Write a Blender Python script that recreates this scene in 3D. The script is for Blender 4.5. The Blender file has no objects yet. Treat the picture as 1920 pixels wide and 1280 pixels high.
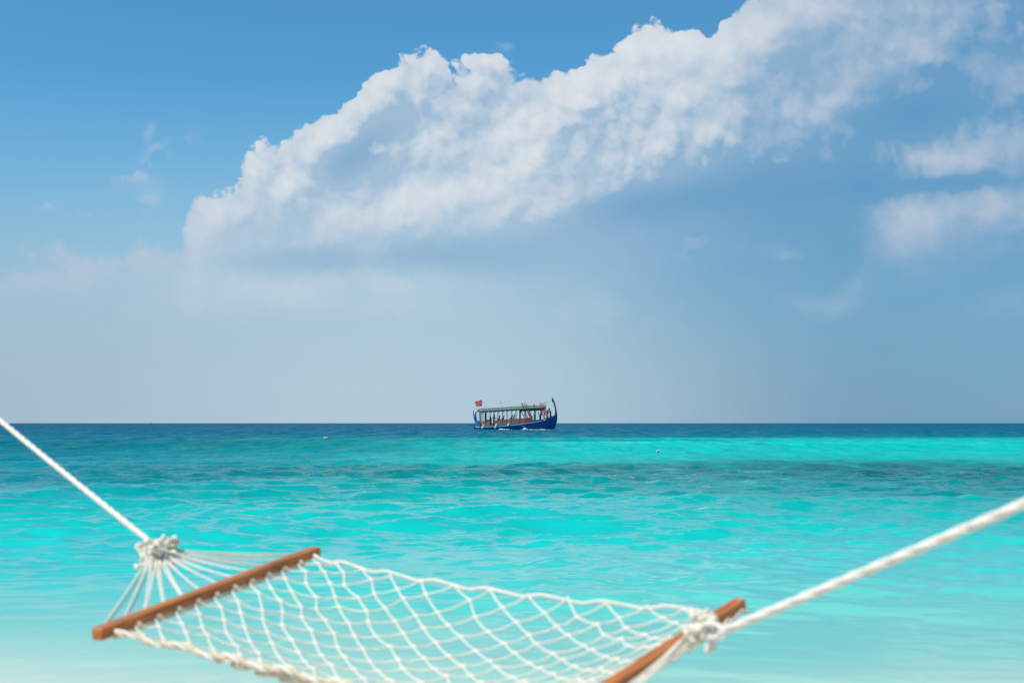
import bpy, bmesh, math, random
import numpy as np
from mathutils import Vector, Matrix, Quaternion

R = math.radians
random.seed(7)
rng = np.random.default_rng(11)
scene = bpy.context.scene
COL = scene.collection

# ------------------------------------------------------------------ camera
EYE = 1.2                      # eye height over the water
FPX = 2666.7                   # 50 mm lens on a 36 mm frame, 1920 px wide
PITCH = math.atan(153.0 / FPX)
cam_data = bpy.data.cameras.new("camera")
cam_data.lens = 50.0
cam_data.sensor_width = 36.0
cam_data.clip_start = 0.05
cam_data.clip_end = 60000.0
cam_data.dof.use_dof = True
cam_data.dof.focus_distance = 260.0
cam_data.dof.aperture_fstop = 5.2
cam = bpy.data.objects.new("camera", cam_data)
cam.location = (0, 0, EYE)
cam.rotation_euler = (R(90) + PITCH, 0, 0)
COL.objects.link(cam)
scene.camera = cam

scene.view_settings.view_transform = 'Standard'
scene.view_settings.look = 'None'
scene.view_settings.exposure = 0.0
scene.view_settings.gamma = 1.0
scene.view_settings.use_curve_mapping = False
scene.cycles.max_bounces = 6
scene.cycles.diffuse_bounces = 3
scene.cycles.glossy_bounces = 3
scene.cycles.sample_clamp_indirect = 4.0

SUN_EL, SUN_AZ = 58.0, -118.0   # azimuth measured from +Y towards +X: high, from the left and a little behind
sd = Vector((math.cos(R(SUN_EL)) * math.sin(R(SUN_AZ)), math.cos(R(SUN_EL)) * math.cos(R(SUN_AZ)), math.sin(R(SUN_EL))))
sun_data = bpy.data.lights.new("sun", 'SUN')
sun_data.energy = 4.2
sun_data.angle = R(0.6)
sun_data.color = (1.0, 0.95, 0.87)
sun = bpy.data.objects.new("sun", sun_data)
sun.rotation_euler = sd.to_track_quat('Z', 'Y').to_euler()
sun.location = (0, 0, 30)
COL.objects.link(sun)


def lin(r, g, b):
    f = lambda c: (c / 255 / 12.92) if c / 255 <= 0.04045 else ((c / 255 + 0.055) / 1.055) ** 2.4
    return (f(r), f(g), f(b), 1.0)


def uv(px, py):
    """photo pixel -> (x/y, z/y) of its direction"""
    p, q = (px - 960) / FPX, (640 - py) / FPX
    y = math.cos(PITCH) - q * math.sin(PITCH)
    z = math.sin(PITCH) + q * math.cos(PITCH)
    return p / y, z / y


def W(px, py, y):
    """point of the place seen at a photo pixel, y metres ahead"""
    u, v = uv(px, py)
    return Vector((u * y, y, EYE + v * y))


# --------------------------------------------------- node expression helper
class NT:
    def __init__(s, tree):
        s.t = tree
        s.n = tree.nodes
        s.l = tree.links

    def node(s, typ, **kw):
        n = s.n.new(typ)
        for k, v in kw.items():
            setattr(n, k, v)
        return n

    def put(s, sock, v):
        if isinstance(v, bpy.types.NodeSocket):
            s.l.new(v, sock)
        elif v is not None:
            sock.default_value = v

    def m(s, op, a, b=None, c=None, clamp=False):
        n = s.node('ShaderNodeMath', operation=op)
        n.use_clamp = clamp
        for i, v in enumerate((a, b, c)):
            if v is not None:
                s.put(n.inputs[i], v)
        return n.outputs[0]

    def vm(s, op, a, b=None):
        n = s.node('ShaderNodeVectorMath', operation=op)
        s.put(n.inputs[0], a)
        if b is not None:
            s.put(n.inputs['Scale'] if op == 'SCALE' else n.inputs[1], b)
        return n.outputs['Value'] if op in ('DOT_PRODUCT', 'LENGTH') else n.outputs[0]

    def xyz(s, x, y, z):
        n = s.node('ShaderNodeCombineXYZ')
        for i, v in enumerate((x, y, z)):
            s.put(n.inputs[i], v)
        return n.outputs[0]

    def sep(s, v):
        n = s.node('ShaderNodeSeparateXYZ')
        s.put(n.inputs[0], v)
        return n.outputs

    def noise(s, vec, scale, detail=4, rough=0.5, dist=0.0, lac=2.0, color=False, dims='3D'):
        n = s.node('ShaderNodeTexNoise', noise_dimensions=dims)
        s.put(n.inputs['Vector'], vec)
        s.put(n.inputs['Scale'], scale)
        s.put(n.inputs['Detail'], detail)
        s.put(n.inputs['Roughness'], rough)
        s.put(n.inputs['Lacunarity'], lac)
        s.put(n.inputs['Distortion'], dist)
        return n.outputs['Color' if color else 'Fac']

    def voro(s, vec, scale, detail=0, rough=0.5, feature='SMOOTH_F1', smooth=0.6, dims='2D'):
        n = s.node('ShaderNodeTexVoronoi', voronoi_dimensions=dims, feature=feature)
        s.put(n.inputs['Vector'], vec)
        n.inputs['Scale'].default_value = scale
        n.inputs['Detail'].default_value = detail
        n.inputs['Roughness'].default_value = rough
        if feature == 'SMOOTH_F1':
            n.inputs['Smoothness'].default_value = smooth
        return n.outputs['Distance']

    def mix(s, f, a, b, mode='MIX'):
        n = s.node('ShaderNodeMix', data_type='RGBA', blend_type=mode)
        s.put(n.inputs[0], f)
        s.put(n.inputs[6], a)
        s.put(n.inputs[7], b)
        return n.outputs[2]

    def step(s, v, a, b, c=0.0, d=1.0):
        n = s.node('ShaderNodeMapRange', interpolation_type='SMOOTHSTEP')
        for i, q in enumerate((v, a, b, c, d)):
            s.put(n.inputs[i], q)
        return n.outputs[0]

    def ramp(s, f, stops):
        n = s.node('ShaderNodeValToRGB')
        e = n.color_ramp.elements
        while len(e) < len(stops):
            e.new(0.5)
        for k, (p, c) in zip(e, stops):
            k.position = p
            k.color = c
        s.put(n.inputs[0], f)
        return n.outputs[0]


# ---------------------------------------------------------------- world, sky
world = bpy.data.worlds.new("World")
scene.world = world
world.use_nodes = True
world.cycles.sampling_method = 'MANUAL'
world.cycles.sample_map_resolution = 256
T = NT(world.node_tree)
world.node_tree.nodes.clear()
sky = T.node('ShaderNodeTexSky', sky_type='NISHITA')
sky.sun_disc = False
sky.sun_elevation = R(SUN_EL)
sky.sun_rotation = R(SUN_AZ)
sky.altitude = 0.0
sky.air_density = 1.0
sky.dust_density = 0.3
sky.ozone_density = 2.0
D = T.node('ShaderNodeTexCoord').outputs['Generated']
dx, dy, dz = T.sep(D)
ay = T.m('MAXIMUM', dy, 0.25)
U = T.m('DIVIDE', dx, ay)
V = T.m('DIVIDE', dz, ay)


def K(px, py):
    u, v = uv(px, py)
    return u * 2.6667 + 0.96, 0.793 - v * 2.6667


X = T.m('MULTIPLY_ADD', U, 2.6667, 0.96)
Y = T.m('MULTIPLY_ADD', V, -2.6667, 0.793)
# the same clouds seen as a height field: billows and fine grain
P0 = T.xyz(X, Y, 0.0)
wv = T.noise(P0, 3.0, 3, 0.55, color=True, dims='2D')
wv = T.vm('MULTIPLY', T.vm('SUBTRACT', wv, (0.5, 0.5, 0.5)), (0.07, 0.05, 0.0))
wf = T.noise(P0, 22.0, 4, 0.6, color=True, dims='2D')
wf = T.vm('MULTIPLY', T.vm('SUBTRACT', wf, (0.5, 0.5, 0.5)), (0.026, 0.026, 0.0))
P1 = T.vm('ADD', T.vm('ADD', P0, wv), wf)


def height(P):
    a = T.noise(P, 6.0, 9, 0.58, dims='2D')
    b = T.voro(P, 9.0, 3, 0.55)
    return T.m('MULTIPLY_ADD', b, -0.62, T.m('MULTIPLY_ADD', a, 0.62, 0.19))


H0 = height(P1)
H1 = height(T.vm('ADD', P1, (-0.014, -0.020, 0.0)))
relief = T.m('SUBTRACT', H0, H1)

wx, wy, _w = T.sep(P1)
P3 = T.xyz(wx, wy, 1.0)


def blobs(lst, start=0.0):
    acc = start
    for (px, py, rx, ry, ang, amp) in lst:
        cx, cy = K(px, py)
        rx, ry = rx / 1000 * 1.25, ry / 1000 * 1.25
        c, s_ = math.cos(R(ang)), math.sin(R(ang))
        v1 = (c / rx, -s_ / rx)
        v2 = (s_ / ry, c / ry)
        a = T.vm('DOT_PRODUCT', P3, (v1[0], v1[1], -(v1[0] * cx + v1[1] * cy)))
        b = T.vm('DOT_PRODUCT', P3, (v2[0], v2[1], -(v2[0] * cx + v2[1] * cy)))
        q = T.m('MULTIPLY_ADD', b, b, T.m('MULTIPLY', a, a))
        acc = T.m('MULTIPLY_ADD', T.m('POWER', 0.3679, q), amp, acc)
    return acc


# upper edge of the great cumulus bank
edge = [(-900, 560), (-400, 520), (0, 452), (100, 432), (240, 432), (330, 400), (352, 372), (372, 335), (440, 322), (452, 285),
        (505, 262), (542, 240), (550, 212), (592, 172), (650, 160), (690, 122), (745, 84), (820, 84), (845, 104),
        (875, 106), (935, 88), (975, 100), (1060, 90), (1115, 92), (1160, 64), (1205, 26), (1255, 20), (1275, 46),
        (1310, 28), (1335, 42), (1352, 0), (1400, -60), (1600, -180), (2400, -420), (3300, -500)]
pts = [K(*e) for e in edge]
fc = T.node('ShaderNodeFloatCurve')
cm = fc.mapping
x0, x1, y0_, y1_ = -1.2, 3.6, -0.9, 0.7
cm.use_clip = False
cv = cm.curves[0]
tgt = [((a - x0) / (x1 - x0), (b - y0_) / (y1_ - y0_)) for a, b in pts]
tgt = [(0.0, tgt[0][1])] + tgt + [(1.0, tgt[-1][1])]
while len(cv.points) < len(tgt):
    cv.points.new(0.5, 0.5)
for p_, (a, b) in zip(cv.points, tgt):
    p_.location = (a, b)
    p_.handle_type = 'VECTOR'
cm.update()
ex = T.m('ADD', X, T.m('MULTIPLY', T.m('SUBTRACT', T.noise(P0, 30.0, 4, 0.6, dims='2D'), 0.5), 0.022))
T.put(fc.inputs['Value'], T.m('DIVIDE', T.m('SUBTRACT', ex, x0), x1 - x0))
yb = T.m('MULTIPLY_ADD', fc.outputs[0], y1_ - y0_, y0_)
gap = T.m('SUBTRACT', Y, yb)
gap = T.m('ADD', gap, T.m('MULTIPLY', T.m('SUBTRACT', H0, 0.19), 0.125))
soft = T.step(X, 0.22, 0.42, 0.06, 0.013)
bank = T.step(T.m('DIVIDE', gap, soft), 0.0, 1.0)

lit = blobs([
    (505, 285, 85, 35, 40, .55), (640, 205, 95, 40, 38, .6), (760, 125, 90, 45, 15, .62), (885, 150, 80, 45, 10, .5),
    (985, 130, 80, 32, 0, .55), (1110, 150, 130, 32, 35, .6), (1225, 75, 100, 50, 25, .68), (1330, 85, 60, 42, 0, .62),
    (1440, 20, 120, 55, 20, .6), (800, 305, 120, 60, 22, .6), (960, 225, 140, 65, 35, .62), (880, 345, 160, 34, 3, .55),
    (1060, 325, 130, 40, 20, .55), (1190, 150, 90, 45, 30, .3), (1290, 190, 90, 45, 20, .36), (1400, 140, 80, 40, 25, .25),
    (400, 362, 50, 40, 50, .62), (365, 430, 24, 75, 0, .42), (30, 490, 70, 42, 0, .55), (110, 505, 44, 40, 0, .44), (200, 455, 110, 30, 12, .26), (480, 330, 60, 40, 30, .35), (560, 340, 40, 40, 0, .3), (710, 440, 30, 70, 0, .2), (480, 410, 150, 55, 0, .26), (640, 400, 90, 40, 0, .22), (800, 415, 120, 25, 0, .2), (1010, 410, 90, 20, 0, .15), (250, 470, 90, 40, 10, .2), (330, 520, 120, 26, 0, .16), (1250, 180, 170, 60, 25, .24), (1500, 70, 200, 80, 20, .14), (1340, 270, 130, 40, 10, .16),
    (1650, 120, 160, 42, 42, .40), (1450, 300, 70, 60, 0, -.3), (1730, 215, 110, 28, 8, -.55), (1530, 215, 60, 32, 30, .4), (1770, 70, 120, 55, 20, .3), (1890, 140, 60, 45, 0, .3),
    (1350, 230, 100, 42, 12, .28), (1180, 275, 70, 42, 0, .24), (1100, 200, 120, 60, 30, .2), (1420, 70, 120, 60, 20, .25), (1560, 20, 120, 50, 0, .3), (700, 200, 110, 60, 30, .2), (590, 260, 100, 50, 35, .2), (1840, 280, 80, 34, 8, .85), (1790, 345, 150, 13, 2, -.7), (1620, 350, 40, 60, 0, -.35), (1590, 460, 50, 50, 0, -.25), (1720, 300, 90, 22, 0, .42), (1880, 255, 40, 30, 0, .3),
    (1760, 400, 120, 46, 5, .60), (1680, 430, 60, 50, 0, .45), (1880, 375, 60, 36, 0, .42), (1600, 525, 20, 36, -30, .20),
    (1545, 566, 46, 14, 0, .17), (1880, 575, 45, 16, 10, .2), (1475, 472, 28, 9, 0, .14), (1100, 585, 60, 25, 0, .14),
    (520, 550, 240, 34, 4, .24), (720, 530, 200, 20, 0, .16), (700, 575, 120, 14, 0, .12),
    (690, 280, 85, 40, 38, -.72), (1140, 235, 45, 65, -30, -.55), (1010, 150, 60, 18, 35, -.25), (850, 215, 50, 20, 30, -.2), (1250, 385, 200, 36, 6, -.6), (870, 480, 150, 34, 0, -.35),
    (590, 485, 120, 24, 0, -.3), (1480, 95, 85, 45, 30, -.5), (1400, 185, 50, 40, 20, -.2), (620, 300, 60, 30, 40, -.2),
])
wisp = blobs([(300, 305, 50, 12, 32, .5), (245, 335, 30, 9, 5, .3), (280, 375, 14, 24, -20, .25), (76, 384, 16, 8, 10, .25),
              (160, 400, 30, 8, 0, .14), (285, 255, 8, 14, 0, .14), (940, 85, 10, 9, 0, .25)])

# sky behind: Nishita, thickening into a pale sea haze near the horizon
elev = T.m('ARCSINE', dz)
haze = T.step(elev, R(14.0), R(0.5))
haze = T.m('MULTIPLY', haze, T.step(X, 0.9, 2.3, 1.0, 0.80))
hz_col = T.mix(T.step(X, -0.1, 0.95), lin(163, 186, 204), lin(186, 208, 219))
hz_col = T.mix(T.step(X, 0.95, 1.7), hz_col, lin(119, 154, 182))
base = T.mix(1.0, sky.outputs[0], (0.048, 0.108, 0.128, 1), 'MULTIPLY')
col = T.mix(haze, base, hz_col)
under = T.mix(T.step(T.m('ADD', X, Y), 1.30, 1.95), lin(166, 191, 213), lin(108, 157, 195))
uamt = T.m('MULTIPLY', bank, T.step(Y, 0.75, 0.35, 0.25, 0.85))
col = T.mix(uamt, col, under)
bright = T.m('ADD', lit, T.m('MULTIPLY', relief, T.m('MULTIPLY', T.step(Y, 0.52, 0.25, 0.10, 3.0), T.step(X, 1.0, 1.6, 1.0, 0.35))))
bright = T.m('MULTIPLY', bright, T.m('MULTIPLY_ADD', H0, 0.9, 0.75))
rim = T.m('MULTIPLY', T.step(gap, 0.10, 0.0), T.step(X, 0.3, 0.6, 0.0, 0.22))
bright = T.m('MAXIMUM', T.m('ADD', bright, rim), 0.0)
bright = T.m('SUBTRACT', 1.0, T.m('POWER', 0.3679, T.m('MULTIPLY', bright, 1.06)))
bright = T.m('MULTIPLY', bright, bank, clamp=True)
dark = T.m('MULTIPLY', T.m('MAXIMUM', T.m('MULTIPLY', lit, -1.0), 0.0, clamp=True), bank)
col = T.mix(T.m('MULTIPLY', dark, 0.9), col, lin(88, 152, 198))
white = T.mix(T.step(X, 1.2, 1.8), lin(226, 230, 234), lin(204, 210, 222))
white = T.mix(T.step(X, 0.5, 0.1), white, lin(190, 200, 218))
col = T.mix(bright, col, white)
wf2 = T.m('MULTIPLY', wisp, T.m('MULTIPLY_ADD', relief, 6.0, 0.7), clamp=True)
col = T.mix(wf2, col, lin(196, 206, 220))
# away from this part of the sky: scattered clouds of the same kind
gen = T.noise(D, 2.2, 9, 0.56)
gen = T.step(gen, 0.50, 0.68, 0.0, 0.75)
gen_col = T.mix(gen, T.mix(haze, base, hz_col), lin(205, 214, 224))
win = T.m('MULTIPLY', T.step(dy, 0.55, 0.75), T.step(T.m('ABSOLUTE', U), 1.0, 0.6))
col = T.mix(win, gen_col, col)
bg = T.node('ShaderNodeBackground')
T.put(bg.inputs[0], T.vm('SCALE', col, 10.0))
bg.inputs[1].default_value = 0.1
out = T.node('ShaderNodeOutputWorld')
T.l.new(bg.outputs[0], out.inputs[0])

# ------------------------------------------------------------- mesh helpers
def tag(o, label=None, cat=None, group=None, kind=None):
    for k, v in (("label", label), ("category", cat), ("group", group), ("kind", kind)):
        if v:
            o[k] = v
    return o


def empty(name, loc, label, cat, group=None, rz=0.0, parent=None):
    o = bpy.data.objects.new(name, None)
    o.empty_display_size = 0.2
    o.location = loc
    o.rotation_euler = (0, 0, rz)
    COL.objects.link(o)
    return tag(o, label, cat, group)


def mesh_obj(name, verts, faces, mat, parent=None, smooth=True):
    me = bpy.data.meshes.new(name)
    me.from_pydata([tuple(v) for v in verts], [], faces)
    me.materials.append(mat)
    if smooth:
        me.polygons.foreach_set("use_smooth", [True] * len(me.polygons))
    me.update()
    o = bpy.data.objects.new(name, me)
    COL.objects.link(o)
    if parent:
        o.parent = parent
    return o


class MB:
    def __init__(s):
        s.v, s.f = [], []

    def add(s, v, f):
        k = len(s.v)
        s.v += [Vector(p) for p in v]
        s.f += [tuple(i + k for i in q) for q in f]
        return s

    def box(s, a, b, m=None):
        (x0, y0, z0), (x1, y1, z1) = a, b
        v = [Vector(p) for p in ((x0, y0, z0), (x1, y0, z0), (x1, y1, z0), (x0, y1, z0), (x0, y0, z1), (x1, y0, z1), (x1, y1, z1), (x0, y1, z1))]
        if m:
            v = [m @ p for p in v]
        return s.add(v, [(0, 3, 2, 1), (4, 5, 6, 7), (0, 1, 5, 4), (1, 2, 6, 5), (2, 3, 7, 6), (3, 0, 4, 7)])

    def bar(s, p, q, w, h=None, up=(0, 0, 1)):
        """square bar from p to q"""
        p, q = Vector(p), Vector(q)
        h = h or w
        d = (q - p).normalized()
        u = Vector(up)
        if abs(d.dot(u)) > 0.95:
            u = Vector((0, 1, 0))
        a = d.cross(u).normalized() * w / 2
        b = a.cross(d).normalized() * h / 2
        v = [p - a - b, p + a - b, p + a + b, p - a + b, q - a - b, q + a - b, q + a + b, q - a + b]
        return s.add(v, [(0, 1, 2, 3), (7, 6, 5, 4), (0, 4, 5, 1), (1, 5, 6, 2), (2, 6, 7, 3), (3, 7, 4, 0)])

    def tube(s, pts, rad, n=8, closed=False):
        pts = [Vector(p) for p in pts]
        N = len(pts)
        if not hasattr(rad, '__len__'):
            rad = [rad] * N
        tan = []
        for i in range(N):
            a = pts[(i - 1) % N] if (closed or i) else pts[0]
            b = pts[(i + 1) % N] if (closed or i < N - 1) else pts[-1]
            t = b - a
            tan.append(t.normalized() if t.length > 1e-9 else Vector((0, 0, 1)))
        u = tan[0].orthogonal().normalized()
        v = []
        for i in range(N):
            if i:
                u = (u - tan[i] * u.dot(tan[i]))
                u = u.normalized() if u.length > 1e-6 else tan[i].orthogonal().normalized()
            w = tan[i].cross(u)
            for k in range(n):
                c = 2 * math.pi * k / n
                v.append(pts[i] + (u * math.cos(c) + w * math.sin(c)) * rad[i])
        f = []
        for i in range(N if closed else N - 1):
            j = (i + 1) % N
            for k in range(n):
                k2 = (k + 1) % n
                f.append((i * n + k, i * n + k2, j * n + k2, j * n + k))
        if not closed:
            f.append(tuple(reversed(range(n))))
            f.append(tuple((N - 1) * n + k for k in range(n)))
        return s.add(v, f)

    def ball(s, c, r, n=10, m=7, sc=(1, 1, 1)):
        c = Vector(c)
        v, f = [c + Vector((0, 0, r * sc[2]))], []
        for i in range(1, m):
            th = math.pi * i / m
            for k in range(n):
                a = 2 * math.pi * k / n
                v.append(c + Vector((r * sc[0] * math.sin(th) * math.cos(a), r * sc[1] * math.sin(th) * math.sin(a), r * sc[2] * math.cos(th))))
        v.append(c - Vector((0, 0, r * sc[2])))
        for k in range(n):
            f.append((0, 1 + k, 1 + (k + 1) % n))
            f.append((len(v) - 1, 1 + (m - 2) * n + (k + 1) % n, 1 + (m - 2) * n + k))
        for i in range(m - 2):
            for k in range(n):
                a, b = 1 + i * n + k, 1 + i * n + (k + 1) % n
                f.append((a, a + n, b + n, b))
        return s.add(v, f)

    def prism(s, poly, y0, y1):
        """polygon in x,z pushed from y0 to y1"""
        n = len(poly)
        v = [(x, y0, z) for x, z in poly] + [(x, y1, z) for x, z in poly]
        return s.add(v, [tuple(range(n)), tuple(reversed(range(n, 2 * n)))] + [((i + 1) % n, i, n + i, n + (i + 1) % n) for i in range(n)])

    def build(s, name, mat, parent=None, smooth=True, loc=None):
        v = s.v
        if loc is not None:
            v = [p - Vector(loc) for p in v]
        o = mesh_obj(name, v, s.f, mat, parent, smooth)
        if loc is not None:
            o.location = loc
        return o


def copy_of(o, parent, loc=None, rot=None, scale=None):
    c = o.copy()
    COL.objects.link(c)
    c.parent = parent
    if loc is not None:
        c.location = loc
    if rot is not None:
        c.rotation_mode = 'QUATERNION'
        c.rotation_quaternion = rot
    if scale is not None:
        c.scale = scale
    return c


def mat_of(name, base, rough=0.6, var=0.15, scale=8.0, bump=0.0, spec=0.4, coord='Object', fade=None, metal=0.0):
    m = bpy.data.materials.new(name)
    m.use_nodes = True
    t = NT(m.node_tree)
    b = m.node_tree.nodes['Principled BSDF']
    tc = t.node('ShaderNodeTexCoord').outputs[coord]
    n = t.noise(tc, scale, 5, 0.6)
    n2 = t.noise(tc, scale * 0.17, 3, 0.5)
    k = t.m('MULTIPLY_ADD', t.m('SUBTRACT', t.m('ADD', n, n2), 1.0), var * 2.0, 1.0)
    c = t.vm('SCALE', tuple(base[:3]), k)
    t.put(b.inputs['Base Color'], c)
    t.put(b.inputs['Roughness'], t.m('MULTIPLY_ADD', n, 0.2, rough - 0.1, clamp=True))
    b.inputs['Specular IOR Level'].default_value = spec
    b.inputs['Metallic'].default_value = metal
    if bump:
        bn = t.node('ShaderNodeBump')
        bn.inputs['Strength'].default_value = bump
        bn.inputs['Distance'].default_value = 0.01
        t.put(bn.inputs['Height'], n)
        t.put(b.inputs['Normal'], bn.outputs[0])
    return m


# -------------------------------------------------------------------- the sea
def sstep(x, a, b):
    t = np.clip((x - a) / (b - a), 0, 1)
    return t * t * (3 - 2 * t)


def vnoise(x, y, seed, octs=4):
    """cheap smooth value noise, 0..1"""
    out = np.zeros_like(x)
    amp, tot = 1.0, 0.0
    r = np.random.default_rng(seed)
    for o in range(octs):
        tab = r.random((64, 64))
        xi, yi = np.floor(x).astype(int), np.floor(y).astype(int)
        fx, fy = x - xi, y - yi
        fx, fy = fx * fx * (3 - 2 * fx), fy * fy * (3 - 2 * fy)
        g = lambda i, j: tab[(xi + i) % 64, (yi + j) % 64]
        out += amp * ((g(0, 0) * (1 - fx) + g(1, 0) * fx) * (1 - fy) + (g(0, 1) * (1 - fx) + g(1, 1) * fx) * fy)
        tot += amp
        amp *= 0.5
        x, y = x * 2.03 + 7.1, y * 2.03 + 3.7
    return out / tot


ys = [4.6]
while ys[-1] < 420:
    ys.append(ys[-1] * 1.0047)
while ys[-1] < 40000:
    ys.append(ys[-1] * 1.10)
ys = np.array(ys)
us = np.concatenate([-np.geomspace(2.6, 0.47, 26), np.linspace(-0.46, 0.46, 820), np.geomspace(0.47, 2.6, 26)])
UU, YY = np.meshgrid(us, ys)
XX = UU * YY
# direction and size of the waves: small wind chop running to the shore over a low swell
ZZ = np.zeros_like(XX)
wr = np.random.default_rng(5)
wx1 = (vnoise(XX * 0.35, YY * 0.35, 1, 3) - 0.5)
wx2 = (vnoise(XX * 0.35 + 31, YY * 0.35 + 17, 2, 3) - 0.5)
Xw, Yw = XX + wx1 * 1.1, YY + wx2 * 1.1
dyr = np.gradient(ys)[:, None] * np.ones_like(XX)
dxr = np.abs(np.gradient(us))[None, :] * YY
calm = 0.10 + 0.90 * sstep(YY + 2.0 * (vnoise(XX * .2, YY * .2, 9, 2) - .5), 6.8, 16.0)
gust = 0.65 + 0.7 * vnoise(XX * 0.10, YY * 0.07, 3, 3)
NW = 80
for i in range(NW):
    lam = 0.20 * (9.5 / 0.20) ** (i / (NW - 1)) * wr.uniform(0.93, 1.07)
    spread = 62 if lam < 2.5 else 30
    th = R(-90 + 8 + wr.normal(0, spread * 0.62))
    k = 2 * math.pi / lam
    slope = 0.040 if lam < 0.6 else (0.037 if lam < 1.3 else (0.015 if lam < 3.5 else 0.008))
    amp = slope / k
    ph = wr.uniform(0, 6.28)
    vis = sstep(lam / np.maximum(dyr * abs(math.sin(th)) * 1.0 + dxr * abs(math.cos(th)), 1e-3), 2.4, 5.0)
    s_ = np.sin(k * (Xw * math.cos(th) + Yw * math.sin(th)) + ph)
    # slightly peaked crests
    s_ = s_ + 0.25 * (s_ * s_ - 0.5)
    c_ = calm if lam < 4 else (0.3 + 0.7 * calm)
    ZZ += amp * s_ * vis * c_ * (gust if lam < 3 else 1.0)
ZZ *= 1.15
ZZ *= 1 - 0.9 * sstep(YY, 300, 420)
ZZ = ZZ * sstep(YY, 4.8, 6.5) - 0.03 * (1 - sstep(YY, 4.6, 5.6))

# depth of the water over the sand (m) and how much weed and reef covers the bed
sc = YY / 10.0
nA = vnoise(XX * 0.055 + 9, YY * 0.05, 21, 4)
nB = vnoise(XX * 0.018 + 3, YY * 0.03 + 5, 22, 4)
nC = vnoise(XX * 0.25, YY * 0.20, 23, 3)
Yd = YY * (1 + 0.16 * (nA - 0.5)) * (1 - 0.10 * sstep(UU, -0.1, 0.4) * sstep(YY, 30, 12)) + 0.5 * (nC - .5)
side = sstep(UU, -0.42, 0.10)
ly = np.log(Yd)
kx = np.log([5.0, 6.3, 7.0, 8.0, 9.5, 11.5, 14, 19, 27, 48, 88, 108, 130, 180, 400, 3000])
dR = np.array([0.05, 0.35, 0.47, 0.57, 0.75, 1.02, 1.35, 1.7, 2.0, 1.7, 1.7, 2.3, 4.8, 6.8, 8., 10.])
dL = np.array([0.0, 0.06, 0.17, 0.36, 0.62, 1.0, 1.35, 1.9, 3.1, 4.2, 5.2, 5.6, 6.5, 8.0, 9., 10.])
depth = np.interp(ly, kx, dR) * side + np.interp(ly, kx, dL) * (1 - side)
depth += 0.35 * (nB - 0.5) * sstep(YY, 12, 40) * 2
weed = np.zeros_like(XX)


def patch(u0, y0, ru, ry, amp, warp=0.5):
    """a weed bed: a patch y0 metres out, u0*y0 metres to the side"""
    cx, rx = u0 * y0, ru * y0
    q = ((XX - cx) / rx) ** 2 + ((YY - y0) / ry) ** 2
    q = q * (1 + warp * (nA - 0.5) * 2 + 0.5 * (nC - .5))
    return amp * np.exp(-q ** 1.5)


for a in [(0.30, 35, 0.30, 12, 1.0), (0.10, 35, 0.20, 9.0, .9), (-0.12, 36, 0.22, 7.5, .75), (-0.28, 33, 0.12, 6.0, .45),
          (0.02, 98, 0.17, 7, .6), (-0.25, 85, 0.2, 18, .45), (-0.1, 62, 0.06, 5, .25), (0.42, 26, .2, 5.5, .7)]:
    weed = np.maximum(weed, patch(*a))

nv, nu = XX.shape
co = np.stack([XX, YY, ZZ], -1).reshape(-1, 3).astype(np.float32)
idx = np.arange(nv * nu).reshape(nv, nu)
q = np.stack([idx[:-1, :-1], idx[:-1, 1:], idx[1:, 1:], idx[1:, :-1]], -1).reshape(-1, 4)
me = bpy.data.meshes.new("sea")
me.vertices.add(len(co))
me.vertices.foreach_set("co", co.ravel())
me.loops.add(q.size)
me.loops.foreach_set("vertex_index", q.ravel().astype(np.int32))
me.polygons.add(len(q))
me.polygons.foreach_set("loop_start", np.arange(0, q.size, 4, dtype=np.int32))
me.polygons.foreach_set("use_smooth", np.ones(len(q), dtype=bool))
at = me.attributes.new("depth", 'FLOAT', 'POINT')
at.data.foreach_set("value", depth.ravel().astype(np.float32))
at = me.attributes.new("weed", 'FLOAT', 'POINT')
at.data.foreach_set("value", weed.ravel().astype(np.float32))
me.update(calc_edges=True)
me.validate()
sea = bpy.data.objects.new("sea", me)
COL.objects.link(sea)
tag(sea, kind="structure")

m = bpy.data.materials.new("sea_water")
m.use_nodes = True
t = NT(m.node_tree)
m.node_tree.nodes.clear()
ad = t.node('ShaderNodeAttribute', attribute_name="depth").outputs['Fac']
aw = t.node('ShaderNodeAttribute', attribute_name="weed").outputs['Fac']
pos = t.node('ShaderNodeNewGeometry').outputs['Position']
px_, py_, pz_ = t.sep(pos)
flat = t.xyz(px_, py_, 0.0)
mott = t.noise(flat, 0.35, 4, 0.6)
ad2 = t.m('MULTIPLY', ad, t.m('MULTIPLY_ADD', t.m('SUBTRACT', mott, 0.5), 0.30, 1.0))
# colour of the water body by its depth over pale coral sand
body = t.ramp(t.m('DIVIDE', ad2, 10.0), [
    (0.0, (0.72, 0.70, 0.59, 1)), (0.02, (0.45, 0.61, 0.50, 1)), (0.045, (0.20, 0.55, 0.46, 1)),
    (0.08, (0.055, 0.54, 0.475, 1)), (0.13, (0.008, 0.51, 0.455, 1)), (0.19, (0.001, 0.42, 0.38, 1)),
    (0.30, (0.001, 0.24, 0.26, 1)), (0.45, (0.001, 0.15, 0.205, 1)), (0.70, (0.0005, 0.115, 0.19, 1)),
    (1.0, (0.0005, 0.085, 0.165, 1))])
weedn = t.m('MULTIPLY', aw, t.step(t.noise(flat, 0.9, 4, 0.6), 0.25, 0.62, 0.55, 1.05), clamp=True)
body = t.mix(weedn, body, (0.0003, 0.12, 0.13, 1))
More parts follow.
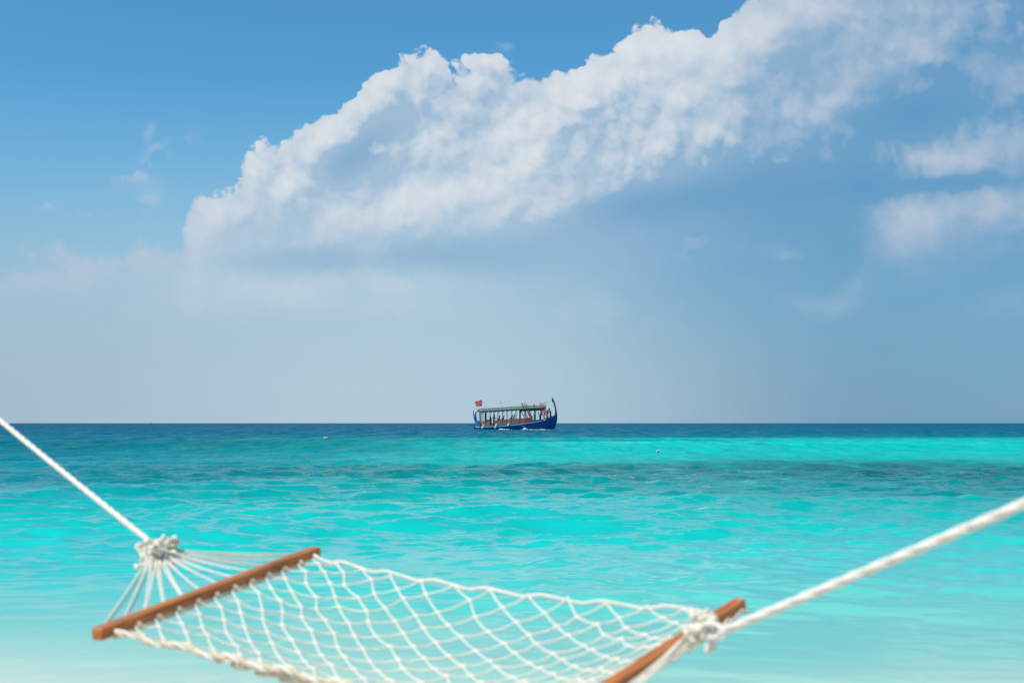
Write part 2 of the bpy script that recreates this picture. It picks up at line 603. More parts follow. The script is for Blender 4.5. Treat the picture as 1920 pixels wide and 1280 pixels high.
# ripples too fine for the mesh; their size grows with the distance at which they merge
n1 = t.noise(t.vm('MULTIPLY', flat, (0.6, 1.3, 1.0)), 4.0, 4, 0.5)
n2 = t.noise(t.vm('MULTIPLY', flat, (1.0, 1.2, 1.0)), 1.5, 4, 0.6)
rng_ = t.step(py_, 8.0, 40.0)
shore = t.step(py_, 6.5, 20.0, 0.10, 1.0)
b1 = t.node('ShaderNodeBump')
b1.inputs['Strength'].default_value = 1.0
t.put(b1.inputs['Distance'], t.m('MULTIPLY', shore, 0.024))
t.put(b1.inputs['Height'], n1)
b2 = t.node('ShaderNodeBump')
t.put(b2.inputs['Strength'], 1.0)
t.put(b2.inputs['Distance'], t.m('MULTIPLY', rng_, 0.16))
t.put(b2.inputs['Height'], n2)
t.put(b2.inputs['Normal'], b1.outputs[0])
chop = t.noise(t.vm('MULTIPLY', flat, (0.9, 0.11, 1.0)), 1.0, 6, 0.72)
chop = t.m('MULTIPLY_ADD', t.m('MULTIPLY', t.m('SUBTRACT', chop, 0.5), t.step(py_, 18.0, 90.0, 0.0, 1.7)), 1.0, 1.0)  # lit and shaded faces of far waves, painted into the body colour
body = t.vm('SCALE', body, t.m('MAXIMUM', chop, 0.45))
dif = t.node('ShaderNodeBsdfDiffuse')
t.put(dif.inputs[0], body)
glo = t.node('ShaderNodeBsdfGlossy')
glo.inputs['Color'].default_value = (1, 1, 1, 1)
glo.inputs['Roughness'].default_value = 0.04
t.put(glo.inputs['Normal'], b2.outputs[0])
fr = t.node('ShaderNodeFresnel')
fr.inputs['IOR'].default_value = 1.333
t.put(fr.inputs['Normal'], b2.outputs[0])
# far off, only the wave faces turned to the eye show: less mirror, more body
glit = t.noise(t.vm('MULTIPLY', flat, (0.55, 0.035, 1.0)), 1.0, 5, 0.65)
glit = t.step(glit, 0.36, 0.68, 0.0, 2.2)
glit = t.m('ADD', 1.0, t.m('MULTIPLY', t.m('SUBTRACT', glit, 1.0), t.step(py_, 25.0, 90.0)))
frc = t.m('MULTIPLY', t.step(fr.outputs[0], 0.16, 0.46, 0.02, 1.0), t.m('MULTIPLY', t.step(py_, 12.0, 65.0, 0.50, 0.10), t.step(py_, 6.5, 13.0, 0.62, 1.0)))
frc = t.m('MULTIPLY', frc, glit)
mx = t.node('ShaderNodeMixShader')
t.put(mx.inputs[0], frc)
t.l.new(dif.outputs[0], mx.inputs[1])
t.l.new(glo.outputs[0], mx.inputs[2])
o_ = t.node('ShaderNodeOutputMaterial')
t.l.new(mx.outputs[0], o_.inputs[0])
me.materials.append(m)

# the beach under the hammock, sloping under the water
gx = np.linspace(-60, 60, 121)
gy = np.concatenate([np.linspace(-60, 0, 31)[:-1], np.linspace(0, 8, 33), np.linspace(9, 60, 20), np.geomspace(80, 42000, 16)])
V_, F_ = [], []
for j, y in enumerate(gy):
    for i, x in enumerate(gx):
        xx = x * max(1.0, y / 20.0)
        z = 0.045 * (6.0 - y) if y < 9 else -0.135 - 0.03 * (y - 9)
        z = max(z, -12.0)
        if y < 0:
            z = 0.27 + 0.012 * min(-y, 30)
        z += 0.02 * math.sin(x * 1.3 + y * .7) * math.sin(y * 1.1 - x * .4) * (1 if y < 5 else 0.3)
        V_.append((xx, y, z))
n_ = len(gx)
for j in range(len(gy) - 1):
    for i in range(n_ - 1):
        a = j * n_ + i
        F_.append((a, a + 1, a + n_ + 1, a + n_))
sand = mat_of("coral_sand", (0.62, 0.56, 0.46), rough=0.9, var=0.06, scale=40, bump=0.3, spec=0.2)
tag(mesh_obj("beach", V_, F_, sand), kind="structure")

# ---------------------------------------------------------------- the hammock
def cord_mat(name, base, scale=60.0, bump=0.6):
    m = mat_of(name, base, rough=0.85, var=0.06, scale=scale, bump=bump, spec=0.15)
    return m


cord = cord_mat("cotton_cord", (0.82, 0.78, 0.66))
cord_y = cord_mat("weathered_cotton", (0.70, 0.60, 0.43))
rope_m = cord_mat("cotton_rope", (0.80, 0.75, 0.66), 90.0)

wood = bpy.data.materials.new("oiled_hardwood")
wood.use_nodes = True
t = NT(wood.node_tree)
b_ = wood.node_tree.nodes['Principled BSDF']
tc = t.node('ShaderNodeTexCoord').outputs['Object']
st = t.vm('MULTIPLY', tc, (3.0, 70.0, 70.0))
g = t.noise(st, 1.6, 5, 0.62, dist=0.6)
g2 = t.noise(tc, 7.0, 3, 0.5)
wc = t.mix(t.step(g, 0.30, 0.70), (0.34, 0.092, 0.018, 1), (0.62, 0.215, 0.055, 1))
wc = t.mix(t.m('MULTIPLY', t.step(g2, 0.52, 0.75), 0.45), wc, (0.13, 0.05, 0.022, 1))
t.put(b_.inputs['Base Color'], wc)
t.put(b_.inputs['Roughness'], t.m('MULTIPLY_ADD', g, 0.25, 0.38))
b_.inputs['Specular IOR Level'].default_value = 0.4
bn = t.node('ShaderNodeBump')
bn.inputs['Strength'].default_value = 0.25
bn.inputs['Distance'].default_value = 0.002
t.put(bn.inputs['Height'], g)
t.put(b_.inputs['Normal'], bn.outputs[0])

# the ends of the two spreader bars
Ln, Lf = W(181, 1189, 3.00), W(593, 1033, 3.72)
Rf, Rn = W(1388, 1132, 3.02), W(1000, 1383, 2.36)
ham = empty("hammock", (0, 0, 0), "white cotton net hammock with two brown wooden spreader bars, slung over the shallow water's edge", "hammock")
ham.location = Vector(((Ln + Rn + Lf + Rf).x / 4, (Ln + Rn + Lf + Rf).y / 4, 0.30))
HO = ham.location.copy()


def hpart(mb, name, mat, parent=ham, smooth=True):
    o = mb.build(name, mat, parent, smooth)
    if parent is ham:
        o.location = -HO
    return o


def bar(a, b, w, h):
    """a square bar with eased edges from a to b, with the drilled holes' cord slots left to the cords"""
    L = (b - a).length
    bm = bmesh.new()
    bmesh.ops.create_cube(bm, size=1.0)
    for v in bm.verts:
        v.co = Vector((v.co.x * L, v.co.y * w, v.co.z * h))
    bmesh.ops.bevel(bm, geom=list(bm.edges), offset=0.006, segments=3, profile=0.6, affect='EDGES')
    me = bpy.data.meshes.new("spreader_bar")
    bm.to_mesh(me)
    bm.free()
    me.materials.append(wood)
    o = bpy.data.objects.new("spreader_bar", me)
    COL.objects.link(o)
    o.parent = ham
    x = (b - a).normalized()
    z = (Vector((0, 0, 1)) - x * x.z).normalized()
    y = z.cross(x)
    M = Matrix((x, y, z)).transposed()
    # the bar is rolled a little, as the pull of the net turns it
    o.rotation_mode = 'QUATERNION'
    o.rotation_quaternion = M.to_quaternion()
    o.location = (a + b) / 2 - HO
    return o, x, y, z


BW, BH = 0.031, 0.026
barL, xL, yL, zL = bar(Ln, Lf, BW, BH)
barR, xR, yR, zR = bar(Rn, Rf, 0.029, 0.027)
if yL.dot(Rn - Ln) < 0:
    yL = -yL            # yL points from the left bar into the bed
if yR.dot(Ln - Rn) < 0:
    yR = -yR
NH = 12                 # holes in each bar
NK = 2 * (NH - 1)       # half columns across
NR = 24                 # rows of knots


def hole(a, b, k):
    return a.lerp(b, 0.045 + 0.91 * k / (NH - 1))


hl = [hole(Ln, Lf, k) for k in range(NH)]
hr = [hole(Rn, Rf, k) for k in range(NH)]
SAG, SAGE = 0.115, 0.012


def bed(u, v):
    """point of the bed: u from the left bar to the right, v from the near edge to the far"""
    pinch = 4 * u * (1 - u)
    vv = 0.5 + (v - 0.5) * (1 - 0.10 * pinch)
    a = hl[0].lerp(hl[-1], vv) + yL * 0.022
    b = hr[0].lerp(hr[-1], vv) + yR * 0.022
    p = a.lerp(b, u)
    p.z -= pinch * (SAGE + SAG * (4 * v * (1 - v)) ** 0.85) + 0.006
    return p


jr = np.random.default_rng(3)
jit = {}
for i in range(NR + 1):
    for k in range(NK + 1):
        e = 1.0 if 0 < k < NK else 0.25
        jit[i, k] = (jr.normal(0, 0.17) / NR * e, jr.normal(0, 0.12) / NK * e, jr.normal(0, 0.0025))


def node(i, k):
    du, dv, dz_ = jit[i, k]
    # the rows bunch a little towards both bars
    u = i / NR
    u = u + 0.018 * math.sin(2 * math.pi * u) * -1
    if i in (0, NR):
        du = dv = 0
    p = bed(min(max(u + du, 0.0), 1.0), min(max(k / NK + dv, 0.0), 1.0))
    p.z += dz_
    return p


for j in range(NK):
    pts, rad = [], []
    side = -1 if j % 2 else 1
    prev = None
    for i in range(NR + 1):
        k = j if (i + j) % 2 == 0 else j + 1
        p = node(i, k)
        if i == 0:
            p = hl[k // 2] + yL * 0.014 + xL * 0.003 * side + zL * -0.006
        if i == NR:
            kk = k if k % 2 == 0 else (k + 1 if k + 1 <= NK else k - 1)
            p = hr[kk // 2] + yR * 0.014 + xR * 0.003 * side + zR * -0.006
        if prev is not None:
            for f_ in (0.12, 0.5, 0.88):
                q_ = prev.lerp(p, f_)
                q_.z -= 0.004 * 4 * f_ * (1 - f_)
                pts.append(q_)
                rad.append(0.0021 if f_ == 0.5 else 0.0023)
        pts.append(p)
        rad.append(0.0042 if 0 < i < NR else 0.004)
        prev = p
    hpart(MB().tube(pts, rad, 7), "net_cord", cord)
# edge ropes, laced along the two long sides
for k, v in ((0, 0.0), (NK, 1.0)):
    for d_ in ((0, 1) if k == 0 else (0,)):
        pts = []
        for i in range(0, 81):
            u = i / 80
            p = bed(u, v)
            a = u * 2 * math.pi * 15 + math.pi * d_
            p += Vector((0, 0.0045 * math.cos(a), 0.0045 * math.sin(a))) * (1.0 if k == 0 else 0.25)
            p.z += 0.004 * math.sin(u * 47 + k)
            pts.append(p)
        pts[0] = hl[0 if k == 0 else -1] + yL * 0.014
        pts[-1] = hr[0 if k == 0 else -1] + yR * 0.014
        hpart(MB().tube(pts, 0.0042 if d_ else 0.0038, 7), "edge_cord", cord_y if (k == 0 and d_) else cord)
# along the near edge, where the net gathers, lengths of spare cord are woven in
for s_ in range(5):
    pts = []
    a0, a1 = 0.24 + 0.05 * s_, 0.56 + 0.06 * s_
    for i in range(46):
        f_ = i / 45
        u = a0 + (a1 - a0) * f_
        p = bed(u, 0.012 + 0.012 * s_)
        w = u * 92 + s_ * 1.9
        p += Vector((0.003 * math.sin(w * 1.7), 0.007 * math.cos(w), 0.008 * math.sin(w)))
        pts.append(p)
    hpart(MB().tube(pts, 0.0045, 6), "gathering_cord", cord_y)
# loops of cord where every hole is threaded, on the bed side and under the bar
loop = MB()
lp = []
for i in range(15):
    a = i / 14 * 2 * math.pi
    lp.append((0.0040 * math.cos(a), 0.009 * math.sin(a) + 0.005, 0.0040 * math.sin(2 * a) * 0.5))
loop.tube(lp[:-1], 0.0025, 6, closed=True)
first = loop.build("cord_loop", cord_y, None)
k0 = 0
for bar_, hs, x_, y_, z_ in ((barL, hl, xL, yL, zL), (barR, hr, xR, yR, zR)):
    for h_ in hs:
        for sgn in (1, -1):
            o = first if k0 == 0 else first.copy()
            if k0:
                COL.objects.link(o)
            k0 += 1
            o.parent = ham
            M = Matrix((x_, y_ * sgn, z_)).transposed()
            if M.determinant() < 0:
                M = Matrix((-x_, y_ * sgn, z_)).transposed()
            q_ = M.to_quaternion() @ Quaternion((0, 1, 0), jr.uniform(-0.7, 0.7))
            o.rotation_mode = 'QUATERNION'
            o.rotation_quaternion = q_
            o.location = h_ + y_ * sgn * (BW / 2 + 0.001) - z_ * 0.004 - HO
# cord running under each bar from hole to hole
for bar_, hs, x_, y_, z_ in ((barL, hl, xL, yL, zL), (barR, hr, xR, yR, zR)):
    pts = []
    for i in range(len(hs) - 1):
        for f_ in (0, .25, .5, .75):
            p = hs[i].lerp(hs[i + 1], f_)
            w = math.sin(math.pi * f_)
            pts.append(p - z_ * (BH / 2 + 0.003) + y_ * (0.014 - 0.006 * w) - Vector((0, 0, 0.004 * w)))
    hpart(MB().tube(pts, 0.0032, 6), "lacing_cord", cord_y)

# clews: the fan of strings from each bar, gathered in a woven knot below the hanging rope
KL = W(296, 1037, 3.52)
KR = W(1312, 1180, 2.58)


def sagged(a, b, sag, n=9):
    out = []
    for i in range(n):
        f_ = i / (n - 1)
        p = a.lerp(b, f_)
        p.z -= sag * 4 * f_ * (1 - f_)
        out.append(p)
    return out


def knot_pts(r, n=30):
    out = []
    for i in range(n):
        a = i / n * 2 * math.pi
        out.append(Vector((math.sin(a) + 2 * math.sin(2 * a), math.cos(a) - 2 * math.cos(2 * a), -math.sin(3 * a))) * (r / 3.0))
    return out


clew_knot = MB().tube(knot_pts(0.0088), 0.0034, 6, closed=True).build("knot", cord, None)
used_knot = [False]


def put_knot(parent, p, rot, sc, mat=None):
    o = clew_knot if not used_knot[0] else clew_knot.copy()
    if used_knot[0]:
        COL.objects.link(o)
    used_knot[0] = True
    o.parent = parent
    o.location = p
    o.rotation_mode = 'QUATERNION'
    o.rotation_quaternion = rot
    o.scale = (sc, sc, sc)
    return o


def clew(K_, hs, y_, x_, axis, wid, hgt, seed, nk, taut):
    r_ = np.random.default_rng(seed)
    across = x_.normalized()
    up = Vector((0, 0, 1))
    root = MB()
    # woven core: a flat basket weave of cords
    nst = 7
    for i in range(nst):
        pts = []
        for q in range(13):
            f_ = q / 12 - 0.5
            off = (i - (nst - 1) / 2) / nst
            p = K_ + across * wid * f_ + axis * off * hgt * 0.75 + up * (off * hgt * 0.45)
            p += (up * 0.7 + axis * 0.5) * 0.0055 * math.sin(q * math.pi * 0.9 + i * math.pi)
            pts.append(p)
        root.tube(pts, 0.0047, 6)
    core = hpart(root, "woven_knot", cord)
    core["kind"] = "stuff"
    for i in range(nk):
        a = r_.uniform(0, 2 * math.pi)
        d_ = 0.2 + 0.8 * math.sqrt(r_.uniform(0, 1))
        p = K_ + across * wid * 0.58 * d_ * math.cos(a) + up * hgt * 0.55 * d_ * math.sin(a) + axis * r_.uniform(-0.5, 0.6) * hgt
        q_ = Quaternion(Vector(r_.normal(size=3)).normalized(), r_.uniform(0, 6.28))
        put_knot(core, p, q_, r_.uniform(0.8, 1.25))
    for n_, h_ in enumerate(hs):
        f_ = n_ / (len(hs) - 1) - 0.5
        e = K_ + across * wid * f_ * 0.9 - axis * hgt * 0.25
        s_ = h_ - y_ * (BW / 2 + 0.004)
        d_ = (e - s_).length
        for tw in (0, 1):
            o_ = across * 0.0024 * (tw * 2 - 1)
            hpart(MB().tube(sagged(s_ + o_, e + o_ * (1.5 + 2 * r_.uniform()), (0.006 + 0.014 * r_.uniform()) * taut + 0.004 * tw), 0.0021, 6), "clew_string", cord)
    return core


axL = (KL - (Ln + Lf) / 2)
axL.z = 0
axL.normalize()
axR = (KR - (Rn + Rf) / 2)
axR.z = 0
axR = (W(1345, 1185, 2.5) - (Rn + Rf) / 2)
axR.z = 0
axR.normalize()
clew(KL, hl, yL, xL, axL, 0.100, 0.074, 4, 48, 0.3)
clew(KR, hr, yR, xR, axR, 0.046, 0.060, 8, 22, 1.2)


def hanging_rope(a, b, rad, beyond, turns_per_m):
    """three strands laid round each other, from the clew up to the post"""
    d = (b - a).normalized()
    L = (b - a).length + beyond
    ro = MB()
    u = d.orthogonal().normalized()
    w = d.cross(u)
    strands = []
    n = int(L / 0.012)
    for s_ in range(3):
        pts = []
        for i in range(n + 1):
            q = i / n
            p = a + d * L * q
            p.z -= 0.06 * L * 0.25 * 4 * q * (1 - q) * 0.35
            ang = q * L * turns_per_m * 2 * math.pi + s_ * 2 * math.pi / 3
            pts.append(p + (u * math.cos(ang) + w * math.sin(ang)) * rad * 0.34)
        strands.append(pts)
    core = MB().tube([a + d * L * i / 40 - Vector((0, 0, 0.06 * L * 0.25 * 4 * (i / 40) * (1 - i / 40) * 0.35)) for i in range(41)], rad * 0.35, 6)
    o = hpart(core, "hanging_rope", rope_m)
    for pts in strands:
        MB().tube(pts, rad * 0.68, 12).build("strand", rope_m, o)
    return a + d * L


PL = hanging_rope(KL + axL * 0.02 + Vector((0, 0, 0.022)), W(0, 781, 4.12), 0.0074, 1.05, 9.5)
PR = hanging_rope(W(1352, 1184, 2.50), W(1920, 930, 2.06), 0.0080, 2.45, 6.5)
# the rope's end is knotted through the clew
for K_, e_, r_ in ((KR, W(1352, 1184, 2.50), 0.012), (KL, KL + axL * 0.02 + Vector((0, 0, 0.022)), 0.012)):
    pts = []
    d_ = (e_ - K_)
    for i in range(20):
        a = i / 20 * 2 * math.pi
        pts.append((K_ + e_) / 2 + d_ * 0.5 * math.cos(a) + Vector((0, 0, 1)) * r_ * math.sin(a) + Vector((0.004, 0.01, 0)) * math.sin(2 * a))
    hpart(MB().tube(pts, 0.0052, 7, closed=True), "rope_eye", rope_m)
# the small ring of loose cord below the right clew
rc = W(1351, 1192, 2.47)
pts = [rc + Vector((0.0055 * math.cos(i / 12 * 6.283), 0, 0.0055 * math.sin(i / 12 * 6.283))) for i in range(12)]
hpart(MB().tube(pts, 0.0024, 6, closed=True), "ring", cord)

# the posts carrying the ropes stand on the beach just outside the picture
pole_wood = mat_of("weathered_post_wood", (0.23, 0.17, 0.11), rough=0.85, var=0.3, scale=14, bump=0.6, spec=0.2)
for e_, lab in ((PL, "weathered round wooden post carrying the hammock's rope on the left"), (PR, "weathered round wooden post carrying the hammock's rope on the right")):
    pr = np.random.default_rng(int(abs(e_.x) * 100))
    g_ = 0.045 * (6 - e_.y) - 0.3
    pts = [Vector((e_.x + 0.01 * pr.normal(), e_.y + 0.01 * pr.normal(), z)) for z in np.linspace(g_, e_.z + 0.35, 9)]
    mb = MB().tube([p - Vector((e_.x, e_.y, g_)) for p in pts], [0.085 - 0.002 * i for i in range(9)], 14)
    o = mb.build("hammock_post", pole_wood)
    o.location = (e_.x, e_.y, g_)
    tag(o, lab, "post", "posts holding the hammock")
    pts = [e_ + Vector((0.085 * math.cos(a), 0.085 * math.sin(a), 0.012 * a / 6.28)) for a in np.linspace(0, 18.8, 50)]
    hpart(MB().tube(pts, 0.009, 7), "lashing", rope_m)

# ------------------------------------------------------------------- the boat
BY = 267.0
blue = mat_of("blue_hull_paint", (0.003, 0.085, 0.27), rough=0.35, var=0.10, scale=1.6, spec=0.5)
sky_blue = mat_of("pale_blue_paint", (0.22, 0.52, 0.66), rough=0.45, var=0.08, scale=2.0)
teal = mat_of("teal_deck_paint", (0.012, 0.10, 0.14), rough=0.55, var=0.15, scale=2.0)
dark_teal = mat_of("dark_stem_paint", (0.006, 0.060, 0.10), rough=0.4, var=0.1, scale=2.0)
green = mat_of("green_roof_paint", (0.06, 0.26, 0.19), rough=0.5, var=0.15, scale=2.0)
plank = mat_of("varnished_planks", (0.30, 0.15, 0.085), rough=0.6, var=0.25, scale=2.5)
dark_wood = mat_of("dark_wood", (0.055, 0.042, 0.035), rough=0.7, var=0.2, scale=3)
red_wood = mat_of("red_painted_wood", (0.36, 0.075, 0.085), rough=0.55, var=0.15, scale=3)
pink = mat_of("faded_red_rail", (0.26, 0.075, 0.08), rough=0.6, var=0.15, scale=3)
cream = mat_of("cream_paint", (0.62, 0.60, 0.53), rough=0.55, var=0.08, scale=3)
fender_m = mat_of("white_fender_rubber", (0.62, 0.66, 0.68), rough=0.5, var=0.08, scale=3)
foam_m = mat_of("white_foam", (0.80, 0.86, 0.87), rough=0.9, var=0.08, scale=3)
skin = mat_of("skin", (0.20, 0.11, 0.07), rough=0.6, var=0.05)
hair_m = mat_of("black_hair", (0.012, 0.010, 0.010), rough=0.6, var=0.05)
navy = mat_of("navy_cloth", (0.012, 0.045, 0.085), rough=0.9, var=0.1)
deep_green = mat_of("dark_green_cloth", (0.008, 0.075, 0.085), rough=0.9, var=0.1)
bright_blue = mat_of("bright_blue_cloth", (0.03, 0.26, 0.52), rough=0.9, var=0.1)
aqua = mat_of("aqua_cloth", (0.03, 0.42, 0.42), rough=0.9, var=0.1)
black_cloth = mat_of("black_cloth", (0.02, 0.03, 0.035), rough=0.9, var=0.1)
khaki = mat_of("khaki_cloth", (0.42, 0.38, 0.28), rough=0.9, var=0.1)

bo = empty("boat", (0, 0, 0), "long blue wooden boat with a tall curved prow and roofed deck, near the horizon", "boat")
bo.location = ((870 + 200 / 9.6 - 960) / FPX * BY, BY, 0.0)
bo.rotation_euler = (0, 0, R(-3))


def bx(zx):
    return (zx - 200) / 96.0


def bz(zy):
    return (712 - zy) / 96.0


def q(zx, zy, y=0.0):
    return Vector((bx(zx), y, bz(zy)))


# hull: stations along the length; gunwale height, half beam, keel depth
st = [(205, 655, .55, -.35), (300, 658, 1.15, -.5), (450, 655, 1.55, -.6), (700, 640, 1.75, -.7), (900, 622, 1.80, -.7), (1100, 596, 1.72, -.7),
      (1300, 566, 1.45, -.65), (1400, 547, 1.20, -.6), (1500, 518, .84, -.5), (1560, 496, .52, -.4), (1605, 470, .24, -.3), (1625, 455, .10, -.2)]
# the outline of the bow where it leans forward over the water
stem = [(1575, 760), (1592, 700), (1618, 640), (1640, 580), (1655, 520), (1663, 460)]


def stem_x(z):
    zs = [bz(b_) for a_, b_ in stem]
    xs = [bx(a_) for a_, b_ in stem]
    return float(np.interp(z, zs, xs))


NP = 10
V_, F_ = [], []
xs_d = []
for i, (zx, zy, hb, kd) in enumerate(st):
    x, gz = bx(zx), bz(zy)
    for side in (-1, 1):
        for j in range(NP):
            f_ = j / (NP - 1)
            z = kd + (gz - kd) * f_
            w = hb * (0.10 + 0.90 * math.sin(f_ * math.pi / 2) ** 0.72)
            # forward stations lean with the stem
            lean = sstep(np.array(x), 11.0, 14.8) * (stem_x(z) - bx(1625) - 0.15 + 0.15 * f_)
            V_.append((x + float(lean), side * w, z))
for i in range(len(st) - 1):
    for s_ in range(2):
        for j in range(NP - 1):
            a = (i * 2 + s_) * NP + j
            b = ((i + 1) * 2 + s_) * NP + j
            F_.append((a, b, b + 1, a + 1) if s_ == 0 else (a, a + 1, b + 1, b))
    a, b = (i * 2) * NP, ((i + 1) * 2) * NP
    F_.append((a, a + NP, b + NP, b))
for i in (0, len(st) - 1):
    a = i * 2 * NP
    F_.append(tuple(a + j for j in range(NP)) + tuple(a + NP + j for j in reversed(range(NP))))
hull = mesh_obj("hull", V_, F_, blue, bo)
# stem and the tall curved prow
prow = [(1596, 700, .10, .34), (1618, 640, .11, .36), (1638, 580, .11, .36), (1650, 520, .12, .34), (1657, 460, .11, .27), (1657, 400, .10, .20),
        (1650, 340, .09, .16), (1638, 285, .09, .15), (1622, 235, .09, .17), (1606, 195, .09, .24), (1595, 165, .07, .16), (1588, 138, .03, .04)]
V_, F_ = [], []
for i, (zx, zy, w, d_) in enumerate(prow):
    p = q(zx, zy)
    a_ = q(*prow[max(i - 1, 0)][:2])
    b_ = q(*prow[min(i + 1, len(prow) - 1)][:2])
    tn = (b_ - a_).normalized()
    nn = Vector((tn.z, 0, -tn.x))
    for sx, sy in ((-1, -1), (1, -.5), (1, .5), (-1, 1)):
        V_.append(p + nn * (sx * d_ * 1.8 / 2) + Vector((0, sy * w, 0)))
for i in range(len(prow) - 1):
    for k in range(4):
        a, b = i * 4 + k, i * 4 + (k + 1) % 4
        F_.append((a, b, b + 4, a + 4))
F_ += [(3, 2, 1, 0), tuple(len(V_) - 4 + k for k in range(4))]
mesh_obj("prow", V_, F_, dark_teal, bo, smooth=False)
# breast hook: the blue web between stem and gunwale
mb = MB().prism([(bx(a_), bz(b_)) for a_, b_ in ((1560, 505), (1600, 480), (1635, 440), (1650, 400), (1652, 470), (1648, 540), (1600, 560))], -0.06, 0.06)
mb.build("breast_hook", blue, bo, False)


def along(st_, off_y, z0, z1, name, mat, out=0.03, x_from=0, x_to=99):
    """a strip of planking following the hull's side"""
    for side in (-1, 1):
        V_, F_ = [], []
        for (zx, zy, hb, kd) in st_:
            if not (x_from <= zx <= x_to):
                continue
            x, gz = bx(zx), bz(zy)
            w = hb + off_y
            V_ += [(x, side * w, gz + z0), (x, side * (w + out), gz + z0), (x, side * (w + out), gz + z1), (x, side * w, gz + z1)]
        n = len(V_) // 4
        for i in range(n - 1):
            for k in range(4):
                a, b = i * 4 + k, i * 4 + (k + 1) % 4
                F_.append((a, b, b + 4, a + 4))
        F_ += [(3, 2, 1, 0), tuple((n - 1) * 4 + k for k in range(4))]
        mesh_obj(name, V_, F_, mat, bo, smooth=False)


dense = []
for i in range(len(st) - 1):
    for f_ in np.linspace(0, 1, 5)[:-1]:
        dense.append(tuple(st[i][k] * (1 - f_) + st[i + 1][k] * f_ for k in range(4)))
dense.append(st[-1])
along(dense, 0.012, -0.16, -0.01, "rubbing_strake", sky_blue, 0.05, 0, 1640)
along(dense, -0.06, 0.0, 0.17, "bulwark", teal, 0.05, 290, 1600)
# deck inside
V_, F_ = [], []
for (zx, zy, hb, kd) in st:
    V_ += [(bx(zx), -hb * .93, bz(zy) - 0.12), (bx(zx), hb * .93, bz(zy) - 0.12)]
for i in range(len(st) - 1):
    F_.append((2 * i, 2 * i + 1, 2 * i + 3, 2 * i + 2))
mesh_obj("deck", V_, F_, teal, bo, smooth=False)

# roof, slightly cambered and rising to the bow
rf = [(235, 385), (420, 372), (600, 362), (800, 350), (1000, 337), (1240, 325), (1480, 316)]
HB = 1.72


def roof_z(x):
    return float(np.interp(x, [bx(a_) for a_, b_ in rf], [bz(b_) for a_, b_ in rf]))


V_, F_ = [], []
ny = 9
xr = np.linspace(bx(235), bx(1480), 26)
for x in xr:
    for top in (0, 1):
        for j in range(ny):
            y = -HB + 2 * HB * j / (ny - 1)
            hbk = HB if x < 9 else HB - (x - 9) * 0.10
            V_.append((x, y / HB * hbk, roof_z(x) + 0.10 * (1 - (y / HB) ** 2) + (0.0 if top else -0.10)))
n = len(xr)
for i in range(n - 1):
    for j in range(ny - 1):
        a = i * 2 * ny + j
        F_.append((a, a + 2 * ny, a + 2 * ny + 1, a + 1))
        a += ny
        F_.append((a, a + 1, a + 2 * ny + 1, a + 2 * ny))
    for j in (0, ny - 1):
        a = i * 2 * ny + j
        F_.append((a, a + ny, a + 3 * ny, a + 2 * ny))
for i in (0, n - 1):
    for j in range(ny - 1):
        a = i * 2 * ny + j
        F_.append((a, a + 1, a + 1 + ny, a + ny))
roof = mesh_obj("roof", V_, F_, green, bo, smooth=False)
